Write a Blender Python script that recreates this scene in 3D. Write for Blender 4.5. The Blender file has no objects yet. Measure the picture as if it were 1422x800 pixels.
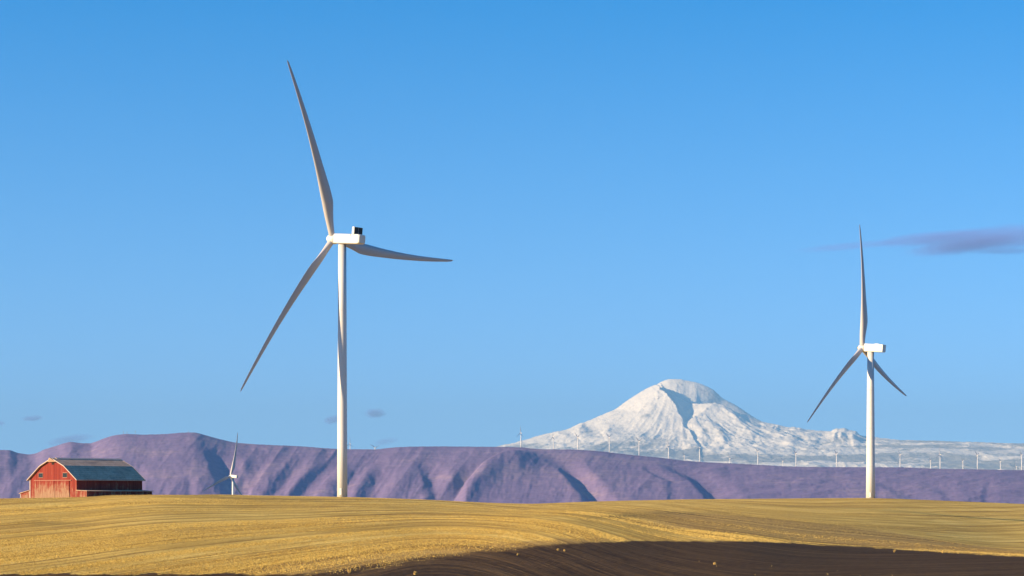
import bpy, bmesh, math, random
import numpy as np
from mathutils import Matrix, Vector

random.seed(7)
rng = np.random.default_rng(11)
scene = bpy.context.scene
COL = scene.collection
R = math.radians

# ------------------------------------------------------------------ camera
F = 3000.0            # focal length in photo pixels (photo 1422 wide)
UC, VH = 711.0, 690.0  # principal column, horizon row
cam_d = bpy.data.cameras.new('camera')
cam = bpy.data.objects.new('camera', cam_d)
COL.objects.link(cam)
cam.location = (0, 0, 0)
cam.rotation_euler = (R(90), 0, 0)
cam_d.sensor_width = 36.0
cam_d.lens = 36.0 * F / 1422.0
cam_d.shift_y = (VH - 400.0) / 1422.0
cam_d.clip_start = 1.0
cam_d.clip_end = 300000.0
scene.camera = cam

# ------------------------------------------------------------------ sky and sun
SUN_EL, SUN_BETA = 17.5, 23.0       # elevation; degrees behind the picture plane, from the left
world = bpy.data.worlds.new('World')
scene.world = world
world.use_nodes = True
wn = world.node_tree
wn.nodes.clear()
sd = Vector((-math.cos(R(SUN_BETA)) * math.cos(R(SUN_EL)), -math.sin(R(SUN_BETA)) * math.cos(R(SUN_EL)), math.sin(R(SUN_EL))))
w_out = wn.nodes.new('ShaderNodeOutputWorld')
w_bg = wn.nodes.new('ShaderNodeBackground')
w_sky = wn.nodes.new('ShaderNodeTexSky')
w_sky.sky_type = 'NISHITA'
w_sky.sun_disc = False
w_sky.sun_elevation = R(SUN_EL)
w_sky.sun_rotation = math.atan2(sd.x, sd.y)
w_sky.altitude = 600.0
w_sky.air_density = 1.0
w_sky.dust_density = 0.0
w_sky.ozone_density = 4.0
w_geo = wn.nodes.new('ShaderNodeTexCoord')
w_map = wn.nodes.new('ShaderNodeMapping')
w_map.inputs['Location'].default_value = (0, 0, 0.20)
w_map.inputs['Scale'].default_value = (1, 1, 1.3)
w_hsv = wn.nodes.new('ShaderNodeHueSaturation')
w_hsv.inputs['Saturation'].default_value = 2.3
w_hsv.inputs['Value'].default_value = 0.99
w_hsv.inputs['Hue'].default_value = 0.494
w_bg.inputs['Strength'].default_value = 0.115
wn.links.new(w_geo.outputs['Generated'], w_map.inputs['Vector'])
wn.links.new(w_map.outputs['Vector'], w_sky.inputs['Vector'])
wn.links.new(w_sky.outputs['Color'], w_hsv.inputs['Color'])
w_hs2 = wn.nodes.new('ShaderNodeHueSaturation')
w_hs2.inputs['Saturation'].default_value = 1.0
w_hs2.inputs['Hue'].default_value = 0.49
w_sep = wn.nodes.new('ShaderNodeSeparateXYZ')
w_rng = wn.nodes.new('ShaderNodeMapRange')
w_rng.inputs[1].default_value = 0.0
w_rng.inputs[2].default_value = 0.24
w_mix = wn.nodes.new('ShaderNodeMix'); w_mix.data_type = 'RGBA'
wn.links.new(w_geo.outputs['Generated'], w_sep.inputs[0])
wn.links.new(w_sep.outputs['Z'], w_rng.inputs[0])
wn.links.new(w_rng.outputs[0], w_mix.inputs[0])
wn.links.new(w_sky.outputs['Color'], w_hs2.inputs['Color'])
wn.links.new(w_hs2.outputs['Color'], w_mix.inputs[6])
wn.links.new(w_hsv.outputs['Color'], w_mix.inputs[7])
wn.links.new(w_mix.outputs[2], w_bg.inputs['Color'])
wn.links.new(w_bg.outputs['Background'], w_out.inputs['Surface'])

sun_d = bpy.data.lights.new('sun', 'SUN')
sun_d.energy = 4.5
sun_d.angle = R(0.53)
sun_d.color = (1.0, 0.745, 0.43)
sun = bpy.data.objects.new('sun', sun_d)
COL.objects.link(sun)
sun.rotation_euler = sd.to_track_quat('Z', 'Y').to_euler()

scene.view_settings.view_transform = 'Standard'
scene.view_settings.look = 'None'
scene.view_settings.exposure = 1.5
scene.view_settings.gamma = 1.0
scene.view_settings.use_curve_mapping = False
cy = scene.cycles
cy.max_bounces = 5
cy.diffuse_bounces = 1
cy.glossy_bounces = 2
cy.transparent_max_bounces = 12
cy.volume_bounces = 0
cy.use_denoising = True
try:
    cy.denoiser = 'OPENIMAGEDENOISE'
    cy.denoising_input_passes = 'RGB_ALBEDO_NORMAL'
    cy.denoising_prefilter = 'ACCURATE'
except Exception:
    pass

# ------------------------------------------------------------------ helpers
def tag(o, label=None, cat=None, group=None, kind=None):
    if label: o['label'] = label
    if cat: o['category'] = cat
    if group: o['group'] = group
    if kind: o['kind'] = kind
    return o

def empty(name, loc):
    o = bpy.data.objects.new(name, None)
    COL.objects.link(o)
    o.location = loc
    o.empty_display_size = 1.0
    return o

def link(name, mesh, parent=None, mat=None, matrix=None):
    o = bpy.data.objects.new(name, mesh)
    COL.objects.link(o)
    if mat is not None and not mesh.materials:
        mesh.materials.append(mat)
    if parent is not None:
        o.parent = parent
    if matrix is not None:
        o.matrix_local = matrix
    return o

def bm_mesh(name, bm, mat=None, smooth=False):
    m = bpy.data.meshes.new(name)
    bmesh.ops.recalc_face_normals(bm, faces=bm.faces)
    bm.to_mesh(m)
    bm.free()
    if mat: m.materials.append(mat)
    if smooth:
        m.polygons.foreach_set('use_smooth', [True] * len(m.polygons))
    return m

def np_mesh(name, verts, faces, mat=None, smooth=True):
    """verts (n,3) float, faces (m,k) int with k = 3 or 4"""
    m = bpy.data.meshes.new(name)
    verts = np.ascontiguousarray(verts, dtype=np.float32)
    faces = np.ascontiguousarray(faces, dtype=np.int32)
    nf, k = faces.shape
    m.vertices.add(len(verts))
    m.vertices.foreach_set('co', verts.ravel())
    m.loops.add(nf * k)
    m.loops.foreach_set('vertex_index', faces.ravel())
    m.polygons.add(nf)
    m.polygons.foreach_set('loop_start', np.arange(0, nf * k, k, dtype=np.int32))
    m.polygons.foreach_set('loop_total', np.full(nf, k, dtype=np.int32))
    m.polygons.foreach_set('use_smooth', np.full(nf, smooth, dtype=bool))
    m.update(calc_edges=True)
    if mat: m.materials.append(mat)
    return m

def grid_faces(nr, nc, wrap=False):
    i = np.arange(nr - 1)[:, None]
    j = np.arange(nc if wrap else nc - 1)[None, :]
    j2 = (j + 1) % nc
    a = i * nc + j; b = i * nc + j2; c = (i + 1) * nc + j2; d = (i + 1) * nc + j
    return np.stack([a, b, c, d], -1).reshape(-1, 4)

def point_attr(mesh, name, arr):
    a = mesh.attributes.new(name, 'FLOAT', 'POINT')
    a.data.foreach_set('value', np.ascontiguousarray(arr, dtype=np.float32).ravel())

def _hash(ix, iy, seed):
    h = (ix.astype(np.int64) * 374761393 + iy.astype(np.int64) * 668265263 + seed * 974634777) & 0xffffffff
    h = ((h ^ (h >> 13)) * 1274126177) & 0xffffffff
    h = h ^ (h >> 16)
    return (h & 0xffff) / 65535.0

def vnoise(x, y, seed=0):
    ix = np.floor(x); iy = np.floor(y)
    fx = x - ix; fy = y - iy
    fx = fx * fx * fx * (fx * (fx * 6 - 15) + 10); fy = fy * fy * fy * (fy * (fy * 6 - 15) + 10)
    a = _hash(ix, iy, seed); b = _hash(ix + 1, iy, seed); c = _hash(ix, iy + 1, seed); d = _hash(ix + 1, iy + 1, seed)
    return (a * (1 - fx) + b * fx) * (1 - fy) + (c * (1 - fx) + d * fx) * fy

def fbm(x, y, seed=0, octaves=4, gain=0.5):
    s = 0.0; amp = 1.0; tot = 0.0
    for k in range(octaves):
        s = s + amp * (vnoise(x, y, seed + 17 * k) * 2 - 1)
        tot += amp; amp *= gain
        x = x * 2.03 + 11.3; y = y * 2.03 + 5.7
    return s / tot

def ridged(x, y, seed=0, octaves=4, gain=0.55):
    s = 0.0; amp = 1.0; tot = 0.0
    for k in range(octaves):
        s = s + amp * (1 - np.abs(vnoise(x, y, seed + 13 * k) * 2 - 1) * 2)
        tot += amp; amp *= gain
        x = x * 2.07 + 3.1; y = y * 2.07 + 9.2
    return s / tot

def sstep(a, b, x):
    t = np.clip((x - a) / (b - a), 0, 1)
    return t * t * (3 - 2 * t)

def curve(pts, x):
    """smooth monotone-ish interpolation of (x, value) pairs"""
    p = np.array(pts, float); xs, ys = p[:, 0], p[:, 1]
    h = np.diff(xs); dl = np.diff(ys) / h
    m = np.zeros_like(xs); m[0] = dl[0]; m[-1] = dl[-1]
    for i in range(1, len(xs) - 1):
        m[i] = 0 if dl[i - 1] * dl[i] <= 0 else 2 * dl[i - 1] * dl[i] / (dl[i - 1] + dl[i])
    x = np.clip(x, xs[0], xs[-1])
    k = np.clip(np.searchsorted(xs, x, side='right') - 1, 0, len(xs) - 2)
    t = (x - xs[k]) / h[k]
    t2 = t * t; t3 = t2 * t
    return (2*t3-3*t2+1)*ys[k] + (t3-2*t2+t)*h[k]*m[k] + (-2*t3+3*t2)*ys[k+1] + (t3-t2)*h[k]*m[k+1]

def at(u, v, Y):
    return Vector(((u - UC) / F * Y, Y, (VH - v) / F * Y))

# ---- node helpers
class NT:
    def __init__(self, name):
        self.m = bpy.data.materials.new(name)
        self.m.use_nodes = True
        self.t = self.m.node_tree
        self.t.nodes.clear()
        self.out = self.t.nodes.new('ShaderNodeOutputMaterial')
        self.b = self.t.nodes.new('ShaderNodeBsdfPrincipled')
        self.t.links.new(self.b.outputs[0], self.out.inputs['Surface'])
        self.co = None
    def n(self, kind, **kw):
        nd = self.t.nodes.new(kind)
        for k, v in kw.items(): setattr(nd, k, v)
        return nd
    def l(self, a, b): self.t.links.new(a, b)
    def obj(self):
        if self.co is None: self.co = self.n('ShaderNodeTexCoord')
        return self.co.outputs['Object']
    def attr(self, name): return self.n('ShaderNodeAttribute', attribute_name=name).outputs['Fac']
    def math(self, op, a, b=0.0, clamp=False):
        nd = self.n('ShaderNodeMath', operation=op); nd.use_clamp = clamp
        for i, x in enumerate((a, b)):
            if isinstance(x, (int, float)): nd.inputs[i].default_value = x
            else: self.l(x, nd.inputs[i])
        return nd.outputs[0]
    def mapping(self, vec, scale=(1, 1, 1), rot=(0, 0, 0)):
        nd = self.n('ShaderNodeMapping')
        nd.inputs['Scale'].default_value = scale; nd.inputs['Rotation'].default_value = rot
        self.l(vec, nd.inputs['Vector']); return nd.outputs[0]
    def noise(self, vec, scale=1.0, detail=4.0, rough=0.5, dist=0.0):
        nd = self.n('ShaderNodeTexNoise')
        nd.inputs['Scale'].default_value = scale; nd.inputs['Detail'].default_value = detail
        nd.inputs['Roughness'].default_value = rough; nd.inputs['Distortion'].default_value = dist
        self.l(vec, nd.inputs['Vector']); return nd.outputs[0]
    def comb(self, x, y, z=0.0):
        nd = self.n('ShaderNodeCombineXYZ')
        for i, s in enumerate((x, y, z)):
            if isinstance(s, (int, float)): nd.inputs[i].default_value = s
            else: self.l(s, nd.inputs[i])
        return nd.outputs[0]
    def sep(self, vec):
        nd = self.n('ShaderNodeSeparateXYZ'); self.l(vec, nd.inputs[0]); return nd.outputs
    def ramp(self, fac, stops):
        nd = self.n('ShaderNodeValToRGB')
        e = nd.color_ramp.elements
        while len(e) < len(stops): e.new(0.5)
        for k, (p, c) in enumerate(stops):
            e[k].position = p
            e[k].color = (*c, 1) if isinstance(c, tuple) else (c, c, c, 1)
        self.l(fac, nd.inputs[0]); return nd.outputs[0]
    def mix(self, fac, a, b, mode='MIX'):
        nd = self.n('ShaderNodeMix', data_type='RGBA', blend_type=mode)
        for i, x in ((0, fac), (6, a), (7, b)):
            if isinstance(x, (int, float)): nd.inputs[i].default_value = x
            elif isinstance(x, tuple): nd.inputs[i].default_value = (*x, 1)
            else: self.l(x, nd.inputs[i])
        return nd.outputs[2]
    def color(self, c):
        if isinstance(c, tuple): self.b.inputs['Base Color'].default_value = (*c, 1)
        else: self.l(c, self.b.inputs['Base Color'])
    def set(self, rough=0.8, spec=0.3, metal=0.0):
        self.b.inputs['Roughness'].default_value = rough
        self.b.inputs['Specular IOR Level'].default_value = spec
        self.b.inputs['Metallic'].default_value = metal
    def bump(self, h, strength=0.5, dist=0.1):
        nd = self.n('ShaderNodeBump')
        nd.inputs['Strength'].default_value = strength; nd.inputs['Distance'].default_value = dist
        self.l(h, nd.inputs['Height']); self.l(nd.outputs[0], self.b.inputs['Normal'])

# ------------------------------------------------------------------ terrain of the fields
CREST_D = [(-700, 430), (0, 440), (210, 455), (330, 560), (475, 695), (700, 850), (940, 950), (1205, 1005), (1422, 1040), (2100, 1000)]
CREST_V = [(-700, 696), (-100, 693), (0, 692), (30, 691.5), (100, 690.5), (130, 689.2), (160, 687.4), (210, 686.8), (300, 686.9), (350, 688), (475, 689.8),
           (560, 692.8), (650, 697), (700, 699), (735, 699.5), (800, 697.3), (870, 695.3), (950, 693.6), (1080, 692.3), (1210, 691.8), (1313, 695.5), (1422, 700), (1700, 708), (2100, 704)]
SH_V = [(640, 706), (682, 708), (760, 714), (850, 724), (942, 734.5), (1023, 740), (1111, 751), (1178, 757.5), (1280, 764), (1422, 771.5), (1700, 780), (2100, 786)]
TOP_V = [(640, 702), (700, 704), (800, 706), (870, 707), (942, 710.5), (1077, 721), (1178, 732), (1280, 746), (1381, 761), (1422, 765), (1600, 775), (2100, 780)]
PLOW_V = [(-700, 798), (0, 797.6), (230, 797.2), (330, 797), (430, 796), (480, 790), (560, 779), (640, 769), (720, 761), (800, 755), (870, 752), (942, 751), (1043, 751.5), (1144, 757), (1220, 761.5), (1306, 766.3), (1422, 772.5), (1700, 783), (2100, 790)]
BAND_V = [(-700, 800), (200, 797), (340, 787), (480, 774), (620, 760), (720, 752.5), (830, 747.5), (900, 748), (2100, 790)]
DN, VN = 118.0, 806.0

def field_v(u, w):
    """photo row of the ground seen in column u at inverse distance w, in front of the crest"""
    dc = curve(CREST_D, u); vc = curve(CREST_V, u)
    hyp = lambda d: vc + (VN - vc) * ((1 / d - 1 / dc) / (1 / DN - 1 / dc)) ** 1.12
    ds = 235 + 55 * sstep(300, 900, u); dt = np.minimum(350 + 200 * sstep(250, 900, u), dc * 0.8)
    k = sstep(560, 900, u)
    vs = hyp(ds) * (1 - k) + curve(SH_V, u) * k
    vt = hyp(dt) * (1 - k) + curve(TOP_V, u) * k
    vs = np.maximum(vs, vt + 1.0)
    w0, w1, w2, w3 = 1 / dc, 1 / dt, 1 / ds, 1 / DN + 0 * u
    xs = [w0, w1, w2, w3]; ys = [vc, vt, vs, VN + 0 * u]
    h = [xs[i+1]-xs[i] for i in range(3)]; dl = [(ys[i+1]-ys[i])/h[i] for i in range(3)]
    m = [dl[0]*0.55, 2*dl[0]*dl[1]/(dl[0]+dl[1]), 2*dl[1]*dl[2]/(dl[1]+dl[2]), dl[2]]
    res = np.zeros_like(u)
    for i in range(3):
        t = np.clip((w - xs[i]) / h[i], 0, 1); t2 = t*t; t3 = t2*t
        val = (2*t3-3*t2+1)*ys[i] + (t3-2*t2+t)*h[i]*m[i] + (-2*t3+3*t2)*ys[i+1] + (t3-t2)*h[i]*m[i+1]
        sel = (w >= xs[i]) if i < 2 else (w >= xs[2])
        sel = sel & ((w < xs[i+1]) if i < 2 else True)
        res = np.where(sel, val, res)
    return res

def field_z(X, Y):
    """ground height at any point; X, Y arrays"""
    X = np.asarray(X, float); Y = np.asarray(Y, float)
    Yf = np.maximum(Y, 1.0)
    u = np.clip(UC + X / Yf * F, -700, 2100)
    d = np.maximum(Yf, DN)
    dc = curve(CREST_D, u); vc = curve(CREST_V, u)
    w = 1 / np.minimum(d, dc)
    z = (VH - field_v(u, w)) / F * np.minimum(d, dc)
    znear = (VH - VN) / F * DN
    back = np.maximum(Y - dc, 0)
    z = z - 0.0012 * back - np.minimum(back, 400) ** 2 * 0.00006
    z = np.where(back > 400, z - (back - 400) * 0.045, z)
    wide = sstep(0.46, 0.9, np.abs(X) / Yf) * sstep(0, 100, Y) + (Y <= 0)
    wide = np.clip(wide, 0, 1)
    z = z * (1 - wide) + (znear - 0.0006 * np.hypot(X, Y)) * wide
    z = np.where(Y < DN, znear * (1 - 0 * Y), z)
    # gentle swells and machine tracks
    vis = sstep(20, 130, Yf)
    z = z + vis * 0.12 * fbm(X / 26.0, Y / 60.0, 5, 3) * (1 - sstep(300, 900, back))
    far = sstep(1300, 4200, np.hypot(X, Y))
    zf = -92.0 + 6.0 * fbm(X / 2600.0, Y / 2600.0, 9, 3)
    return np.maximum(z, -80) * (1 - far) + zf * far

def row_coord(X, Y):
    u = UC + X / np.maximum(Y, 1.0) * F
    m = 0.15 + 0.45 * sstep(560, 1150, u)
    return X - m * Y

def zones(X, Y):
    """ploughed, draw and straw-streak masks (soil and crop differ there)"""
    Yf = np.maximum(Y, 1.0)
    u = np.clip(UC + X / Yf * F, -700, 2100)
    z = field_z(X, Y)
    v = VH - z / Yf * F
    v = v + 1.7 * fbm(X / 1.1, Y / 5.0, 301, 3) * (1 + 1.2 * (1 - sstep(500, 900, u))) + 1.0 * fbm(X / 6.0, Y / 25.0, 305, 2)
    pl = curve(PLOW_V, u)
    soft = 4.0 + 20.0 * (1 - sstep(560, 900, u)) * sstep(380, 470, u)
    plow = np.clip(0.5 + (v - pl) / soft, 0, 1) * (Y > 0)
    # unseen ground at the sides and behind is darkened to cut warm bounce light
    plow = np.maximum(plow, np.where(Y > 0, sstep(.275, .30, np.abs(X) / Yf), 1.0))
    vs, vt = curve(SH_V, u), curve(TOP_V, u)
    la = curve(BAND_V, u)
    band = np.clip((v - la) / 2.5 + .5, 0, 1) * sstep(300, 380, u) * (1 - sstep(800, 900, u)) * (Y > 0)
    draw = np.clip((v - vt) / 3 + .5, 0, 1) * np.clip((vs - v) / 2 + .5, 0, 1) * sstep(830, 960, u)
    # the weedy hollow
    hol = np.exp(-(((u - 862) / 42) ** 2 + ((v - 717) / 4.0) ** 2))
    hol = np.maximum(hol, .55 * np.exp(-(((u - 935) / 60) ** 2 + ((v - 712.5) / 1.8) ** 2)))
    hol = np.maximum(hol, .8 * np.exp(-(((u - 400) / 95) ** 2 + ((v - 694.3 - (u - 400) * 0.035) / 1.1) ** 2)))
    hol = np.maximum(hol, .5 * np.exp(-(((u - 60) / 60) ** 2 + ((v - 727) / 3.5) ** 2)))
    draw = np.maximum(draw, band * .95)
    return plow, draw, np.clip(hol, 0, 1)

def build_ground():
    n_fine = 560
    a_f = np.arctan(np.linspace(-0.32, 0.32, n_fine))           # angle from +Y
    a_r = np.concatenate([a_f, np.linspace(a_f[-1], 2 * math.pi + a_f[0], 90)[1:-1]])
    d = np.concatenate([[3, 12, 30, 60, 85, 105], np.geomspace(117, 1300, 430), np.geomspace(1340, 60000, 46)])
    A, D = np.meshgrid(a_r, d)
    X = np.sin(A) * D / np.where(np.cos(A) > 0.9, np.cos(A), 1); Y = np.cos(A) * D / np.where(np.cos(A) > 0.9, np.cos(A), 1)
    Z = field_z(X, Y)
    pl, dr, ho = zones(X, Y)
    verts = np.stack([X, Y, Z], -1).reshape(-1, 3)
    nr, nc = X.shape
    faces = grid_faces(nr, nc, wrap=True)
    # close the centre
    q = np.arange(nc)
    verts = np.vstack([verts, [[0, 0, (VH - VN) / F * DN]]])
    c = len(verts) - 1
    fan = np.stack([q, (q + 1) % nc, np.full(nc, c), np.full(nc, c)], -1)
    me = np_mesh('ground', verts, faces, None)
    bm = bmesh.new(); bm.from_mesh(me); bm.verts.ensure_lookup_table()
    for k in range(nc):
        bm.faces.new((bm.verts[int(q[k])], bm.verts[int((k + 1) % nc)], bm.verts[c]))
    bmesh.ops.recalc_face_normals(bm, faces=bm.faces)
    bm.to_mesh(me); bm.free()
    if me.polygons[1000].normal.z < 0: me.flip_normals()
    me.polygons.foreach_set('use_smooth', np.ones(len(me.polygons), bool))
    ext = lambda arr: np.concatenate([arr.ravel(), [0]])
    point_attr(me, 'ploughed', ext(pl)); point_attr(me, 'draw', ext(dr)); point_attr(me, 'weeds', ext(ho))
    point_attr(me, 'row', ext(row_coord(X, Y)))
    return me

def mat_ground():
    t = NT('field_soil_and_straw')
    p = t.obj(); xyz = t.sep(p)
    row = t.attr('row')
    # along-row stretched noise at three widths
    v1 = t.comb(t.math('MULTIPLY', row, 0.34), t.math('MULTIPLY', xyz[1], 0.005))
    v2 = t.comb(t.math('MULTIPLY', row, 2.1), t.math('MULTIPLY', xyz[1], 0.035))
    v3 = t.comb(t.math('MULTIPLY', row, 0.07), t.math('MULTIPLY', xyz[1], 0.006))
    n1 = t.noise(v1, 1.0, 4, .6, .3); n2 = t.noise(v2, 1.0, 3, .6); n3 = t.noise(v3, 1.0, 3, .5)
    patch = t.noise(p, 0.03, 4, .6); fine = t.noise(p, 2.2, 3, .7)
    f = t.math('ADD', t.math('MULTIPLY', n1, .66), t.math('MULTIPLY', n2, .38))
    f = t.math('ADD', f, t.math('MULTIPLY', n3, .34)); f = t.math('ADD', f, t.math('MULTIPLY', fine, .16))
    straw = t.ramp(f, [(.60, (.12, .065, .018)), (.70, (.37, .225, .050)), (.77, (.64, .425, .095)), (.90, (.80, .58, .165))])
    v5 = t.comb(t.math('MULTIPLY', row, 0.85), t.math('MULTIPLY', xyz[1], 0.0045))
    n5 = t.noise(v5, 1.0, 2, .5, .2)
    straw = t.mix(t.ramp(n5, [(.33, .85), (.42, 0.0)]), straw, (.16, .080, .018))
    straw = t.mix(t.ramp(n5, [(.60, 0.0), (.68, .65)]), straw, (.86, .58, .14))
    v6 = t.comb(t.math('MULTIPLY', row, 4.2), t.math('MULTIPLY', xyz[1], 0.03))
    n6 = t.noise(v6, 1.0, 3, .6, .2)
    straw = t.mix(t.ramp(n6, [(.34, .8), (.48, 0.0)]), straw, (.16, .09, .02))
    straw = t.mix(t.ramp(n6, [(.55, 0.0), (.68, .5)]), straw, (.82, .60, .17))
    straw = t.mix(t.ramp(patch, [(.42, 0.0), (.62, .5)]), straw, (.40, .25, .045))
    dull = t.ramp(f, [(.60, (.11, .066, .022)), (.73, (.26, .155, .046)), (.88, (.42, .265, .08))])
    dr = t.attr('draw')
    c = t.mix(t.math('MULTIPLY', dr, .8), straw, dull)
    wd = t.math('MULTIPLY', t.attr('weeds'), t.ramp(t.math('ADD', t.math('MULTIPLY', n2, .5), t.math('MULTIPLY', fine, .5)), [(.38, 0.0), (.55, 1.0)]))
    c = t.mix(t.math('MULTIPLY', wd, .9), c, (.075, .068, .020))
    soil = t.ramp(t.math('ADD', t.math('MULTIPLY', n2, .55), t.math('MULTIPLY', fine, .45)),
                  [(.38, (.020, .010, .003)), (.52, (.060, .031, .009)), (.64, (.14, .082, .028))])
    soil = t.mix(t.ramp(n1, [(.5, 0.0), (.7, .45)]), soil, (.16, .092, .034))
    edge = t.math('ADD', t.attr('ploughed'), t.math('MULTIPLY', t.math('SUBTRACT', t.math('ADD', t.math('MULTIPLY', n2, .5), t.math('MULTIPLY', fine, .5)), .5), 2.2))
    pm = t.ramp(edge, [(.42, 0.0), (.58, 1.0)])
    c = t.mix(pm, c, soil)
    # beyond the crest the fields are duller grass
    dist = t.ramp(t.math('MULTIPLY', xyz[1], 1 / 3000.0), [(.5, 0.0), (.8, 1.0)])
    c = t.mix(dist, c, (.17, .12, .06))
    t.color(c)
    t.set(.95, .1)
    t.bump(t.math('ADD', t.math('MULTIPLY', n2, .6), t.math('MULTIPLY', fine, .5)), .8, .35)
    return t.m

ground_mesh = build_ground()
ground_mesh.materials.append(mat_ground())
tag(link('ground', ground_mesh), 'rolling harvested wheat field in gold stubble with a dark ploughed strip in front', kind='structure')

# ------------------------------------------------------------------ hills (the long purple ridge)
HILL_V = [(-400, 628), (-200, 622), (-60, 623), (0, 625), (11, 625), (25, 629), (40, 631), (48, 630), (62, 624), (80, 618.5), (92, 614.7), (99, 613.7), (112, 615.3), (125, 615.6), (135, 612.5),
          (150, 607), (163, 604), (175, 602.8), (200, 603.6), (230, 602.8), (255, 600.8), (268, 600.6), (285, 604.3), (305, 609.8), (325, 614.2), (350, 616.6), (420, 620), (460, 623), (486, 624),
          (520, 624), (545, 621.6), (575, 620.2), (605, 620), (650, 620.3), (700, 620.6), (720, 621.2), (755, 624), (795, 624.4), (830, 626.4), (860, 630), (885, 632.6), (910, 635), (930, 637.2),
          (950, 639.6), (980, 642), (1010, 643.3), (1060, 646), (1100, 648), (1160, 648.7), (1250, 649), (1300, 651), (1350, 651.8), (1422, 653), (1500, 655), (1700, 651), (1900, 657)]
HILL_CD, HILL_FD = 11000.0, 8700.0
# gullies: image-plane polyline (column,row), left wall width px, right wall width px, strength
GULLIES = [
    ([(283, 606), (297, 622), (312, 650), (319, 668), (323, 700)], 20, 26, 1.0),
    ([(318, 622), (330, 640), (338, 662), (330, 700)], 10, 12, .5),
    ([(372, 622), (362, 638), (350, 660), (333, 700)], 17, 26, .9),
    ([(428, 628), (412, 645), (392, 668), (366, 700)], 17, 24, .8),
    ([(470, 628), (455, 645), (440, 662), (412, 700)], 18, 24, .9),
    ([(512, 630), (497, 650), (482, 670), (468, 700)], 16, 18, .9),
    ([(548, 634), (533, 652), (521, 672), (508, 705)], 16, 24, 1.0),
    ([(588, 636), (596, 652), (602, 670), (608, 705)], 15, 24, 1.0),
    ([(666, 640), (656, 655), (642, 676), (628, 705)], 24, 20, .9),
    ([(772, 630), (786, 645), (806, 664), (822, 682), (836, 705)], 21, 26, 1.25),
    ([(896, 644), (906, 654), (919, 662), (935, 668)], 8, 14, .5),
    ([(922, 638), (940, 650), (968, 664), (986, 680), (1008, 705)], 16, 36, 1.0),
    ([(1000, 664), (990, 676), (985, 690), (984, 705)], 8, 16, .4),
    ([(176, 628), (183, 640), (188, 655), (184, 700)], 18, 22, .45),
    ([(258, 650), (263, 672), (263, 705)], 7, 9, .55),
    ([(232, 660), (228, 680), (226, 705)], 8, 12, .35),
    ([(120, 622), (100, 640), (70, 665), (30, 700)], 16, 26, .45),
    ([(28, 634), (14, 650), (-10, 680), (-30, 705)], 14, 22, .6),
    ([(205, 655), (212, 675), (210, 705)], 10, 14, .35),
    ([(1130, 660), (1180, 664), (1240, 675), (1280, 700)], 18, 30, .3),
    ([(1380, 664), (1374, 676), (1366, 705)], 8, 16, .5),
    ([(1290, 668), (1310, 680), (1330, 705)], 14, 20, .3),
]
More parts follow.
